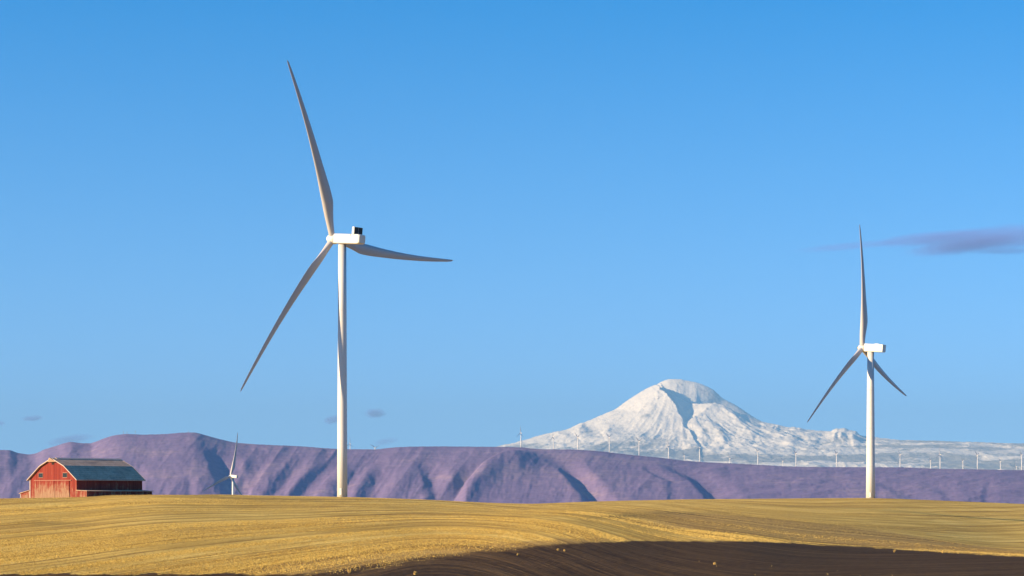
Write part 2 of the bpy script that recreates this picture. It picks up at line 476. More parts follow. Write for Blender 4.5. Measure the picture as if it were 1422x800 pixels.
def build_hills():
    us = np.arange(-390, 1890, 1.35)
    ts = np.concatenate([np.linspace(-0.12, 0.9, 130), np.linspace(0.905, 1.0, 26), np.linspace(1.03, 1.9, 24)])
    U, T = np.meshgrid(us, ts)
    vc = curve(HILL_V, U)
    wob = 260 * fbm(U / 190.0, U * 0 + 3.3, 21, 3)
    cd = HILL_CD + wob
    D = HILL_FD + (cd - HILL_FD) * T
    zc = (VH - vc) / F * cd
    zf = -96.0
    tt = np.clip(T, 0, 1)
    shape = 1 - (1 - tt) ** 1.35
    Z = zf + (zc - zf) * shape
    Z = np.where(T > 1, zc - (T - 1) * (cd - HILL_FD) * 0.045 - ((T - 1) ** 2) * 130, Z)
    Z = np.where(T < 0, zf + T * 60, Z)
    V = VH - Z / D * F
    px = 3.3
    disp = np.zeros_like(Z)
    slopefade = sstep(0.0, 0.10, 1 - tt)
    warp = 5.0 * fbm(U / 26.0, V / 22.0, 31, 3)
    for pts, wl, wr, s in GULLIES:
        p = np.array(pts, float)
        vv = np.clip(V, p[0, 1], p[-1, 1])
        gu = curve([(b, a) for a, b in pts], vv)
        du = U + warp * min(1, wl / 14) - gu
        fade = sstep(p[0, 1] - 3, p[0, 1] + 0.45 * (p[-1, 1] - p[0, 1]), V)
        prof = np.where(du < 0, 1 - sstep(0, wl * 1.25, -du), 1 - sstep(0, wr * 1.2, du))
        grow = 0.55 + 0.45 * fade
        disp -= fade * grow * s * 0.39 * wl * px * prof
    # the bright spur that climbs to the right at column 630-760
    sp = [(628, 700), (645, 678), (668, 658), (700, 640), (730, 631), (765, 628)]
    su = np.array(sp, float)
    cv = np.interp(U, su[:, 0], su[:, 1])
    dv = V - cv
    on = sstep(622, 650, U) * (1 - sstep(715, 770, U)) * sstep(.06, .40, 1 - tt)
    disp += on * 46 * np.where(dv < 0, np.exp(-(dv / 7.0) ** 2), np.exp(-(dv / 22.0) ** 2))
    # benches on the right-hand slope and fluting everywhere
    k = sstep(840, 1050, U)
    disp += slopefade * k * 8.0 * fbm((U + 2.6 * V) / 44.0, V / 8.0 + U / 120.0, 41, 3)
    disp += slopefade * (1 - .9 * k) * 3.5 * ridged(U / 46.0 + V / 60.0, V / 70.0, 51, 4)
    disp += slopefade * 1.3 * fbm(U / 11.0, V / 16.0, 61, 4)
    lowf = sstep(0.75, 0.2, tt) if False else (1 - sstep(0.2, 0.75, tt))
    disp += slopefade * 5.5 * ridged((U + .75 * V) / 40.0, V / 130.0, 55, 2) * sstep(320, 380, U) * (1 - sstep(620, 700, U))
    disp += lowf * slopefade * (1 - k) * .9 * ridged(U / 7.0 + V / 30.0, V / 40.0, 71, 3)
    Z = Z + disp * slopefade * (T <= 1) * sstep(-0.12, 0.02, T)
    Z = Z + 1.0 * fbm(U / 5.0, T * 30, 81, 3)
    Z = np.maximum(Z, -98.0)
    X = (U - UC) / F * D
    verts = np.stack([X, D, Z], -1).reshape(-1, 3)
    me = np_mesh('hills', verts, grid_faces(*X.shape))
    if me.polygons[5000].normal.z < 0: me.flip_normals()
    return me

def mat_hills():
    t = NT('haze_tinted_grass')
    p = t.obj()
    n = t.noise(p, .0016, 5, .6, .4)
    n2 = t.noise(t.mapping(p, (1, 1, 5)), .010, 4, .6)
    n3 = t.noise(p, .035, 3, .6)
    c = t.ramp(t.math('ADD', t.math('MULTIPLY', n, .6), t.math('MULTIPLY', n2, .4)), [(.34, (.150, .115, .24)), (.52, (.200, .148, .275)), (.66, (.28, .205, .285))])  # blue-purple of distance haze is mixed into the grass colour
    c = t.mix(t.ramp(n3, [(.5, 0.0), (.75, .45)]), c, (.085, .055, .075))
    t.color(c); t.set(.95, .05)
    t.bump(t.math('ADD', n2, t.math('MULTIPLY', n3, .4)), .16, 7.0)
    return t.m

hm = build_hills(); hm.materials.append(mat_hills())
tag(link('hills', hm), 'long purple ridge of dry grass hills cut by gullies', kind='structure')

# ------------------------------------------------------------------ the snow mountain
MT_L = [(0, 526), (4, 526), (18, 526), (28, 529), (38, 535), (50, 540), (60, 545.5), (78, 557), (98, 571), (108, 575), (133, 587), (148, 594), (188, 604), (218, 612), (245, 619), (290, 626), (420, 640), (700, 655)]
MT_R = [(0, 527), (19, 530.5), (33, 535.6), (43, 541), (56, 552.5), (72, 561), (80, 566), (101, 580), (112, 585.5), (130, 589.5), (156, 596), (190, 601), (215, 606), (260, 610), (300, 614), (400, 618), (480, 621), (700, 640)]
MT_D = 45000.0
MPX = MT_D / F
def line_sd(U, V, pts):
    """distance to polyline and its side (positive on the right when walking down)"""
    best = np.full(U.shape, 1e9); side = np.zeros(U.shape); along = np.zeros(U.shape)
    n = len(pts) - 1
    for i in range(n):
        ax, ay = pts[i]; bx, by = pts[i + 1]
        dx, dy = bx - ax, by - ay; L2 = dx * dx + dy * dy
        t = ((U - ax) * dx + (V - ay) * dy) / L2
        tc = np.clip(t, 0, 1)
        qx = U - ax - tc * dx; qy = V - ay - tc * dy
        dd = np.hypot(qx, qy)
        s = -(dx * (V - ay) - dy * (U - ax)) / math.sqrt(L2)
        m = dd < best
        best = np.where(m, dd, best); side = np.where(m, s, side); along = np.where(m, (i + tc) / n, along)
    return best, side, along
# ridges casting shade to their right: polyline, height m, right width px, left width px
MT_RIDGES = [
    ([(909, 535), (918, 546), (930, 558), (941, 571), (950, 588)], 330, 25, 40),
    ([(961, 549), (977, 556), (992, 562.5), (1020, 577), (1046, 590), (1075, 601)], 420, 24, 26),
    ([(927, 535), (936, 547), (950, 560)], 150, 6, 9),
    ([(942, 527), (947, 536), (956, 548)], 110, 8, 16),
    ([(912, 552), (916, 560)], 60, 5, 8),
    ([(886, 578), (893, 572), (903, 570), (912, 575)], 70, 9, 8),
    ([(1000, 574), (1016, 586), (1030, 600), (1050, 612)], 120, 8, 18),
    ([(960, 590), (972, 602), (985, 618)], 80, 8, 16),
    ([(980, 590), (994, 602), (1010, 620)], 110, 9, 16),
    ([(852, 592), (845, 600), (836, 606)], 60, 8, 12),
    ([(812, 592), (806, 600), (800, 608)], 80, 9, 12),
    ([(1060, 590), (1082, 602), (1110, 612)], 90, 8, 20),
    ([(1096, 596), (1118, 605), (1140, 612)], 80, 7, 18),
    ([(1165, 604), (1160, 610), (1155, 616)], 90, 7, 12),
    ([(1180, 600), (1172, 607), (1166, 614)], 110, 8, 10),
    ([(1192, 604), (1186, 610), (1180, 616)], 90, 8, 10),
]
def build_mountain():
    us = np.concatenate([np.arange(520, 690, 4.0), np.arange(690, 1440, 1.15), np.arange(1440, 1800, 5.0)])
    ys = np.concatenate([np.linspace(33000, 34500, 10), np.linspace(34600, 40500, 130), np.linspace(40530, 45400, 190), np.linspace(45450, 52000, 40)])
    U, Y = np.meshgrid(us, ys)
    dx = (U - 948); dy = (Y - MT_D) / MPX
    X = dx * MPX + (948 - UC) / F * MT_D
    r = np.hypot(dx, dy) + 1e-6
    wl = (1 - dx / r) / 2
    wl = wl * wl * (3 - 2 * wl)
    vv = curve(MT_L, r) * wl + curve(MT_R, r) * (1 - wl)
    front = np.clip(-dy / r, 0, 1)
    vv = vv + front ** 2 * 14 * sstep(10, 200, r)
    Z = (VH - vv) / F * MT_D
    # where each point is seen from the viewpoint: used to lay out its ridges
    Us = UC + X / Y * F
    Vs = VH - Z / Y * F
    h = sstep(0, 1400, Z - 900)
    wu = Us + 3.0 * fbm(Us / 11.0, Vs / 9.0, 101, 3); wv = Vs + 2.4 * fbm(Us / 9.0, Vs / 11.0, 103, 3)
    disp = np.zeros_like(Z)
    for pts, A, wr_, wl_ in MT_RIDGES:
        dd, sd_, al = line_sd(wu, wv, pts)
        ends = np.where((al <= 0.001) | (al >= 0.999), dd, np.abs(sd_))
        taper = np.sin(np.pi * np.clip(al * 0.9 + 0.08, 0, 1)) ** 0.6
        if A >= 200:      # a cliff: the ground drops to the right of the line and climbs back slowly
            f = np.where(sd_ > 0, -(1 - np.exp(-ends / 4.0)) * np.exp(-(ends / (wr_ * 2.2)) ** 2), .22 * np.exp(-(ends / wl_) ** 1.2))
        else:
            f = np.where(sd_ > 0, np.exp(-(ends / wr_) ** 1.3), np.exp(-(ends / wl_) ** 1.2))
        disp += A * taper * f * (Y < MT_D + 300)
    # craggy texture, radial ribs
    th = np.arctan2(dy, dx)
    disp += 40 * ridged(th * 9.0, r / 120.0, 111, 4) * sstep(30, 150, r) * (Y < MT_D + 200)
    rough = 0.22 + 0.6 * sstep(90, 200, r) + .2 * sstep(950, 990, Us) - .35 * sstep(1120, 1260, Us)
    disp += 34 * ridged(X / 620.0, Y / 900.0, 121, 5) * rough * sstep(3, 40, r)
    disp += 20 * fbm(X / 150.0, Y / 200.0, 131, 4) * rough
    # keep the skyline where it is
    sky = np.exp(-(dy / 17.0) ** 2)
    Z2 = Z + disp * (1 - 0.97 * sky)
    # low foothills in front
    fr = sstep(41500, 35500, Y) if False else 1 - sstep(35500, 41500, Y)
    hillz = (VH - 646) / F * 36500 + 135 * fbm(X / 2300.0, Y / 1300.0, 141, 4) + 70 * ridged(X / 900.0, Y / 700.0, 151, 3)
    hillz = hillz + (Y - 36500) * 0.030
    Z3 = Z2 * (1 - fr) + np.maximum(hillz, Z2 * 0.5) * fr
    sk = sstep(33000, 34800, Y)
    Z3 = Z3 * sk + (-96) * (1 - sk)
    bk = 1 - sstep(47500, 51800, Y)
    Z3 = Z3 * bk + (-96) * (1 - bk)
    ed = sstep(520, 600, U) * (1 - sstep(1700, 1790, U))
    Z3 = Z3 * ed - 96 * (1 - ed)
    Z3 = np.maximum(Z3, -97)
    verts = np.stack([X, Y, Z3], -1).reshape(-1, 3)
    me = np_mesh('mountain', verts, grid_faces(*X.shape))
    if me.polygons[30000].normal.z < 0: me.flip_normals()
    # forest belt low on the slopes, dark patches higher up share its mask
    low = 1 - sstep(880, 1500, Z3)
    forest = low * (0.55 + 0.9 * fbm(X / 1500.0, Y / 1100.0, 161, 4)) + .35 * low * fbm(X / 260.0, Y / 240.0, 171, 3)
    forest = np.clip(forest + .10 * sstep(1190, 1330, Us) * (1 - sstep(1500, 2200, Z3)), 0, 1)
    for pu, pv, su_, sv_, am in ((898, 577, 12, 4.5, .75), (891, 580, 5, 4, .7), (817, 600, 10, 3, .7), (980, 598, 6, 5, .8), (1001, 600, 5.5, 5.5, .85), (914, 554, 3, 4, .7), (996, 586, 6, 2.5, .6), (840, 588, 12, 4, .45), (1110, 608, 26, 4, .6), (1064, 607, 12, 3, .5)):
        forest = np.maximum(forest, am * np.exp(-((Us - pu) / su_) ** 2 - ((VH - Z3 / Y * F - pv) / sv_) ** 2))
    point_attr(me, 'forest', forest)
    return me

def mat_mountain():
    t = NT('snow_rock_and_forest')
    p = t.obj()
    geo = t.n('ShaderNodeNewGeometry')
    nz = t.sep(geo.outputs['Normal'])[2]
    n1 = t.noise(p, .0042, 5, .65, .3); n2 = t.noise(p, .016, 4, .65)
    snow = t.ramp(n1, [(.3, (.64, .60, .55)), (.7, (.82, .75, .64))])
    rk = t.math('SUBTRACT', t.math('ADD', t.math('MULTIPLY', n1, .5), t.math('MULTIPLY', n2, .5)), t.math('MULTIPLY', nz, .42))
    rock = t.ramp(rk, [(.24, 0.0), (.34, .6)])
    c = t.mix(rock, snow, (.26, .21, .20))
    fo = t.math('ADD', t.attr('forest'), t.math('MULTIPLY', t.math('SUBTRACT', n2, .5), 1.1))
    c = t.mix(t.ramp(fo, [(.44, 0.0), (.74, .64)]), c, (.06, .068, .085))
    t.color(c); t.set(.8, .1)
    t.bump(t.math('ADD', n1, t.math('MULTIPLY', n2, .5)), .55, 60.0)
    return t.m

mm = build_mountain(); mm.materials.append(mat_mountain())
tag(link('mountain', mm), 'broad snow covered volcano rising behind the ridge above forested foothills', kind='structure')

# ------------------------------------------------------------------ the air
def build_haze():
    bm = bmesh.new()
    bmesh.ops.create_cube(bm, size=1.0)
    for v in bm.verts:
        v.co = (v.co.x * 124000, v.co.y * 124000, 2540.0 if v.co.z > 0 else -101.0)
    t = bpy.data.materials.new('air'); t.use_nodes = True
    nt = t.node_tree; nt.nodes.clear()
    o = nt.nodes.new('ShaderNodeOutputMaterial'); pv = nt.nodes.new('ShaderNodeVolumePrincipled')
    pv.inputs['Color'].default_value = (0.245, 0.51, 0.86, 1)
    pv.inputs['Density'].default_value = 2.3e-5
    pv.inputs['Anisotropy'].default_value = 0.0
    nt.links.new(pv.outputs[0], o.inputs['Volume'])
    tag(link('haze', bm_mesh('haze', bm, t)), kind='stuff')
build_haze()

# ------------------------------------------------------------------ clouds, far beyond the haze
def mat_cloud(dens, seed, stretch):
    m = bpy.data.materials.new('cloud_vapour'); m.use_nodes = True
    nt = m.node_tree; nt.nodes.clear()
    o = nt.nodes.new('ShaderNodeOutputMaterial'); pv = nt.nodes.new('ShaderNodeVolumePrincipled')
    pv.inputs['Color'].default_value = (.25, .28, .80, 1)
    tc = nt.nodes.new('ShaderNodeTexCoord'); mp = nt.nodes.new('ShaderNodeMapping'); nz = nt.nodes.new('ShaderNodeTexNoise')
    mp.inputs['Location'].default_value = (seed, seed * 1.7, 0); mp.inputs['Scale'].default_value = stretch
    nz.inputs['Scale'].default_value = 1.6; nz.inputs['Detail'].default_value = 5; nz.inputs['Roughness'].default_value = .6; nz.inputs['Distortion'].default_value = .6
    ln = nt.nodes.new('ShaderNodeVectorMath'); ln.operation = 'LENGTH'
    mr = nt.nodes.new('ShaderNodeMapRange'); mr.inputs[1].default_value = 1.0; mr.inputs[2].default_value = 0.25; mr.inputs[3].default_value = 0; mr.inputs[4].default_value = 1
    ad = nt.nodes.new('ShaderNodeMath'); ad.operation = 'ADD'
    m2 = nt.nodes.new('ShaderNodeMapRange'); m2.inputs[1].default_value = .66; m2.inputs[2].default_value = 1.05; m2.inputs[3].default_value = 0; m2.inputs[4].default_value = dens
    mu = nt.nodes.new('ShaderNodeMath'); mu.operation = 'MULTIPLY'
    L = nt.links.new
    L(tc.outputs['Object'], mp.inputs[0]); L(mp.outputs[0], nz.inputs['Vector'])
    L(tc.outputs['Object'], ln.inputs[0]); L(ln.outputs['Value'], mr.inputs[0])
    L(mr.outputs[0], ad.inputs[0]); L(nz.outputs[0], ad.inputs[1]); L(ad.outputs[0], m2.inputs[0])
    L(m2.outputs[0], mu.inputs[0]); L(mr.outputs[0], mu.inputs[1]); L(mu.outputs[0], pv.inputs['Density'])
    L(pv.outputs[0], o.inputs['Volume'])
    return m
def cloud(u, v, hw, hh, tilt, od, seed, stretch=(1, 1, 1)):
    Y = 100000.0; k = Y / F
    bm = bmesh.new(); bmesh.ops.create_icosphere(bm, subdivisions=3, radius=1.0)
    dp = max(hw, 30) * k * .6
    o = link('cloud', bm_mesh('cloud', bm, mat_cloud(od / dp, seed, stretch)))
    o.location = at(u, v, Y); o.scale = (hw * k, dp, hh * k); o.rotation_euler = (0, R(-tilt), 0)
    tag(o, kind='stuff')
cloud(1385, 332, 160, 23, 5.0, 1.05, 1.3, (1.6, 1, .8))
cloud(1338, 341, 108, 13, 8.0, .9, 2.9, (1.8, 1, .8))
cloud(1290, 331, 110, 11, 5.5, .9, 4.1, (1.6, 1, .8))
cloud(1180, 342, 105, 5, 4.5, .6, 2.2, (2.2, 1, .8))
cloud(1400, 349, 70, 5, 1, .6, 6.2, (2, 1, .8))
cloud(462, 583, 19, 8, 12, 1.5, 7.7)
cloud(521, 574, 20, 9, 0, 1.8, 8.4)
cloud(45, 581, 20, 6, 4, 1.3, 9.1)
cloud(0, 588, 8, 5, 0, 1.2, 3.3)
cloud(96, 611, 46, 9, 10, 1.1, 5.2)
cloud(536, 613, 26, 7, 10, .55, 6.9)

# ------------------------------------------------------------------ wind turbines
def mat_paint(name, col, dirt=.10, rough=.42):
    t = NT(name)
    p = t.obj()
    n = t.noise(t.mapping(p, (1, 1, .05)), 1.1, 4, .6)
    c = t.mix(t.ramp(n, [(.45, 0.0), (.75, dirt)]), col, (.50, .45, .39))
    t.color(c); t.set(rough, .4)
    return t.m
M_TOWER = mat_paint('tower_paint', (.60, .60, .60), .10)
M_BLADE = mat_paint('blade_gelcoat', (.46, .445, .46), .12, .38)
M_NAC = mat_paint('nacelle_paint', (.68, .665, .63), .10)
def mat_flat(name, col, rough=.6, spec=.3, metal=0.0):
    t = NT(name)
    n = t.noise(t.obj(), 3.0, 3, .6)
    t.color(t.mix(t.ramp(n, [(.35, 0.0), (.7, .35)]), col, tuple(x * .7 for x in col)))
    t.set(rough, spec, metal)
    return t.m
M_DARK = mat_flat('dark_radiator_mesh', (.018, .017, .020), .5)
M_GREY = mat_flat('grey_steel', (.30, .30, .30), .5)

def tube_mesh(name, rings, seg, mat, cap=True, smooth=True):
    """rings: list of (z, radius)"""
    bm = bmesh.new()
    rs = []
    for z, r in rings:
        rs.append([bm.verts.new((r * math.cos(2 * math.pi * k / seg), r * math.sin(2 * math.pi * k / seg), z)) for k in range(seg)])
    for a, b in zip(rs, rs[1:]):
        for k in range(seg):
            f = bm.faces.new((a[k], a[(k + 1) % seg], b[(k + 1) % seg], b[k])); f.smooth = smooth
    if cap:
        bm.faces.new(rs[0][::-1]); bm.faces.new(rs[-1])
    m = bpy.data.meshes.new(name); bm.to_mesh(m); bm.free(); m.materials.append(mat)
    return m

def blade_mesh(name, Rr, root_d, chord_max, mat, nst=34, nsec=22, prebend=2.0, sweep=1.0):
    st = []
    rr = np.concatenate([np.linspace(0.012, 0.25, nst // 2), np.linspace(0.28, 0.985, nst // 2), [0.993, 1.0]]) * Rr
    x = rr / Rr
    chord = np.interp(x, [0, .035, .09, .20, .27, .42, .62, .82, .95, .985, 1.0], [root_d, root_d, root_d * 1.25, chord_max, chord_max * .97, chord_max * .74, chord_max * .52, chord_max * .35, chord_max * .23, chord_max * .16, .10])
    thick = np.interp(x, [0, .035, .09, .20, .35, .6, 1.0], [1, 1, .78, .40, .28, .21, .17])
    rnd = np.interp(x, [0, .035, .20], [1, 1, 0])
    beta = np.radians(np.interp(x, [0, .06, .15, .25, .4, .65, 1.0], [20, 20, 19, 14, 8.5, 4, 1.0]) + 4.0)
    verts = []; n = len(rr)
    th = np.linspace(0, 2 * math.pi, nsec, endpoint=False)
    for i in range(n):
        c = (1 + np.cos(th)) / 2            # 1 at TE .. 0 at LE .. 1
        sgn = np.sign(np.sin(th) + 1e-12)
        yt = 5 * 1.0 * (.2969 * np.sqrt(c) - .126 * c - .3516 * c ** 2 + .2843 * c ** 3 - .1015 * c ** 4)
        yc = .05 * 4 * c * (1 - c)
        af_y = sgn * yt * thick[i] + yc * (1 - rnd[i])
        ci_y = np.sin(th) * .5
        ty = (af_y * (1 - rnd[i]) + ci_y * rnd[i] * (thick[i] if rnd[i] < 1 else 1)) * chord[i]
        pa = .5 * rnd[i] + .28 * (1 - rnd[i])
        cc = (pa - c) * chord[i]             # + towards the leading edge
        b = beta[i]
        xx = cc * math.sin(b) - ty * math.cos(b) + prebend * x[i] ** 2.0
        yy = cc * math.cos(b) + ty * math.sin(b) - sweep * math.sin(math.pi * min(1, x[i]) ** 1.1)
        verts.append(np.stack([xx, yy, np.full(nsec, rr[i])], -1))
    V = np.concatenate(verts)
    fq = grid_faces(n, nsec, wrap=True)
    bm = bmesh.new()
    bv = [bm.verts.new(v) for v in V]
    for f in fq: bm.faces.new([bv[int(k)] for k in f]).smooth = True
    bm.faces.new(bv[:nsec][::-1]); bm.faces.new(bv[-nsec:])
    bmesh.ops.recalc_face_normals(bm, faces=bm.faces)
    m = bpy.data.meshes.new(name); bm.to_mesh(m); bm.free(); m.materials.append(mat)
    return m

def box_bm(bm, x0, x1, y0, y1, z0, z1):
    vs = [bm.verts.new((x, y, z)) for x in (x0, x1) for y in (y0, y1) for z in (z0, z1)]
    for f in ((0, 1, 3, 2), (4, 6, 7, 5), (0, 4, 5, 1), (2, 3, 7, 6), (0, 2, 6, 4), (1, 5, 7, 3)):
        bm.faces.new([vs[i] for i in f])

def section_loft(name, secs, mat, power=5.0, seg=28, bev=None):
    """superellipse sections along x: (x, half width, z bottom, z top, power)"""
    bm = bmesh.new(); rings = []
    for x, hw, zb, zt, pw in secs:
        ring = []
        for k in range(seg):
            a = 2 * math.pi * (k + .5) / seg
            c, s = math.cos(a), math.sin(a)
            y = math.copysign(abs(c) ** (2 / pw), c) * hw
            z = (zb + zt) / 2 + math.copysign(abs(s) ** (2 / pw), s) * (zt - zb) / 2
            ring.append(bm.verts.new((x, y, z)))
        rings.append(ring)
    for a, b in zip(rings, rings[1:]):
        for k in range(seg):
            bm.faces.new((a[k], a[(k + 1) % seg], b[(k + 1) % seg], b[k])).smooth = True
    bm.faces.new(rings[0]); bm.faces.new(rings[-1][::-1])
    bmesh.ops.recalc_face_normals(bm, faces=bm.faces)
    m = bpy.data.meshes.new(name); bm.to_mesh(m); bm.free(); m.materials.append(mat)
    try: m.set_sharp_from_angle(angle=R(40))
    except Exception: pass
    return m

def box_mesh(name, b, mat, bevel=0.0):
    bm = bmesh.new(); box_bm(bm, *b)
    bmesh.ops.recalc_face_normals(bm, faces=bm.faces)
    if bevel:
        bmesh.ops.bevel(bm, geom=list(bm.edges), offset=bevel, segments=2, affect='EDGES')
    m = bpy.data.meshes.new(name); bm.to_mesh(m); bm.free(); m.materials.append(mat)
    return m

def lathe_x(name, prof, seg, mat):
    bm = bmesh.new(); rs = []
    for x, r in prof:
        rs.append([bm.verts.new((x, r * math.cos(2 * math.pi * k / seg), r * math.sin(2 * math.pi * k / seg))) for k in range(seg)])
    for a, b in zip(rs, rs[1:]):
        for k in range(seg): bm.faces.new((a[k], a[(k + 1) % seg], b[(k + 1) % seg], b[k])).smooth = True
    bm.faces.new(rs[0]); bm.faces.new(rs[-1])
    bmesh.ops.recalc_face_normals(bm, faces=bm.faces)
    m = bpy.data.meshes.new(name); bm.to_mesh(m); bm.free(); m.materials.append(mat)
    return m

TYPES = {}
def turbine_type(key, Rr, hub, rt, rb, tower_len, overhang, root_d, chord, style, detail=1.0):
    seg = 40 if detail >= 1 else 10
    d = dict(R=Rr, hub=hub, oh=overhang, style=style)
    top = hub - (1.75 if style == 'round' else 1.7) * (Rr / 57)
    rings = []
    nsec = 4 if detail >= 1 else 1
    for i in range(nsec + 1):
        f = i / nsec
        z = -tower_len + (top + tower_len) * f; r = rb + (rt - rb) * f
        rings.append((z, r))
    full = []
    for i, (z, r) in enumerate(rings):
        full.append((z, r))
    d['tower'] = tube_mesh(key + '_tower', full, seg, M_TOWER)
    d['seams'] = [(z, r) for z, r in rings[1:-1]] if detail >= 1 else []
    d['flanges'] = [tube_mesh(key + '_flange', [(z - .09, r + .03), (z + .09, r + .03)], seg, M_TOWER) for z, r in d['seams']]
    k = Rr / 57.0
    d['blade'] = blade_mesh(key + '_blade', Rr, root_d, chord, M_BLADE, 34 if detail >= 1 else 12, 22 if detail >= 1 else 8, (.8 if style == 'round' else 1.6) * k, 1.1 * k)
    d['hub_mesh'] = lathe_x(key + '_hub', [(-1.5 * k, 1.15 * k), (-1.3 * k, 1.45 * k), (.2 * k, 1.62 * k), (1.0 * k, 1.45 * k), (1.7 * k, 1.05 * k), (2.15 * k, .5 * k), (2.25 * k, .15 * k)], 28 if detail >= 1 else 10, M_NAC)
    if style == 'round':
        d['nac'] = section_loft(key + '_nacelle', [(2.6, 1.40, -1.40, 1.42, 5), (2.35, 1.62, -1.52, 1.55, 9), (-.5, 1.66, -1.55, 1.57, 10), (-8.0, 1.66, -1.50, 1.57, 10), (-8.5, 1.60, -1.42, 1.50, 8), (-8.85, 1.40, -1.2, 1.3, 5)], M_NAC)
    else:
        d['nac'] = section_loft(key + '_nacelle', [(2.6 * k, 1.5 * k, -1.55 * k, 1.65 * k, 8), (2.45 * k, 1.72 * k, -1.78 * k, 1.82 * k, 14), (-6.6 * k, 1.72 * k, -1.70 * k, 1.86 * k, 16), (-6.9 * k, 1.66 * k, -1.62 * k, 1.80 * k, 14)], M_NAC, seg=44 if detail >= 1 else 12)
    TYPES[key] = d
    return d

def tilt_mat(theta, tilt):
    a = Vector((-math.sin(theta) * math.cos(tilt), math.cos(theta) * math.cos(tilt), math.sin(tilt)))
    l = Vector((-math.cos(theta), -math.sin(theta), 0))
    up = a.cross(l)
    if up.z < 0: up = -up
    return a, l, up

def turbine(key, base, theta_deg, phi_deg, label, group=None, tilt_deg=5.0, blades_all=True):
    d = TYPES[key]; k = d['R'] / 57.0
    root = empty('wind_turbine', base)
    tag(root, label, 'wind turbine', group)
    th = R(theta_deg)
    tw = link('tower', d['tower'], root)
    for fm in d['flanges']: link('flange', fm, tw)
    yaw = Matrix((( -math.sin(th), -math.cos(th), 0), (math.cos(th), -math.sin(th), 0), (0, 0, 1))).to_4x4()
    nac = link('nacelle', d['nac'], root, matrix=Matrix.Translation((0, 0, d['hub'])) @ yaw @ Matrix.Rotation(R(-min(tilt_deg, 5.5)), 4, 'Y'))
    a, l, up = tilt_mat(th, R(tilt_deg))
    hubp = Vector((0, 0, d['hub'])) + a * d['oh'] - Vector((0, 0, math.sin(R(tilt_deg)) * d['oh'] * .6))
    rot = Matrix((a, l, up)).transposed().to_4x4()
    hb = link('hub', d['hub_mesh'], root, matrix=Matrix.Translation(hubp) @ rot)
    for q in range(3):
        ph = R(phi_deg + 120 * q)
        z = up * math.cos(ph) + l * math.sin(ph)
        y = z.cross(a)
        M = Matrix((a, y, z)).transposed().to_4x4()
        link('blade', d['blade'], root, matrix=Matrix.Translation(hubp) @ M)
    return root, nac, hb, yaw

# nearest turbine
Y1 = 690.0; S1 = F / Y1
turbine_type('near', 59.7, (690 - 333) / S1 + .25, 1.28, 1.66, 3.0, 4.3, 1.95, 3.9, 'round')
b1 = at(475.3, 690, Y1)
t1, n1, h1, yw1 = turbine('near', b1, 50.2, 28.2, 'tallest white wind turbine, dark cooler on its nacelle, on the field crest', tilt_deg=9.7)
cooler = link('cooler', box_mesh('cooler', (-6.9, -5.9, -1.95, 1.95, 1.5, 3.85), M_NAC, .10), n1)
for y0, y1 in ((-1.84, -.07), (.07, 1.84)):
    link('radiator_panel', box_mesh('radiator_panel', (-6.96, -6.85, y0, y1, 1.70, 3.73), M_DARK), cooler)
link('door', box_mesh('door', (-.45, .45, -1.70, -1.60, .6, 2.7), M_TOWER, .03), t1, matrix=Matrix.Rotation(R(-18), 4, 'Z'))
link('hatch', box_mesh('hatch', (-5.4, -4.8, 1.6, 1.69, .95, 1.45), M_GREY, .03), n1)

# right turbine
Y2 = 1005.0; S2 = F / Y2
turbine_type('boxy', 57.4, (691.8 - 483.5) / S2 + .1, 1.50, 2.16, 3.0, 4.4, 2.3, 4.3, 'box')
b2 = at(1209.0, 691.9, Y2)
t2, n2_, h2, yw2 = turbine('boxy', b2, 53.7, 9.2, 'white wind turbine with plain box nacelle on the field crest right of the mountain')
link('roof_hatch', box_mesh('roof_hatch', (-4.6, -2.2, -.8, .8, 1.87, 2.1), M_NAC, .05), n2_)
link('nose_opening', lathe_x('nose_opening', [(2.2, .62), (2.34, .62), (2.36, .2)], 18, M_DARK), h2)
link('door', box_mesh('door', (-.45, .45, -2.2, -2.08, .5, 2.6), M_TOWER, .03), t2, matrix=Matrix.Rotation(R(-18), 4, 'Z'))

# small turbine beside the barn
Y3 = 2750.0; S3 = F / Y3
turbine_type('small', 56.8, 60.0, 1.35, 1.8, 40.0, 4.0, 2.4, 5.2, 'box')
b3 = at(323.6, 661.5, Y3); b3.z -= 60.0
turbine('small', b3, 60.0, -8.7, 'small white wind turbine half sunk behind the field crest beside the red barn', tilt_deg=6.5)

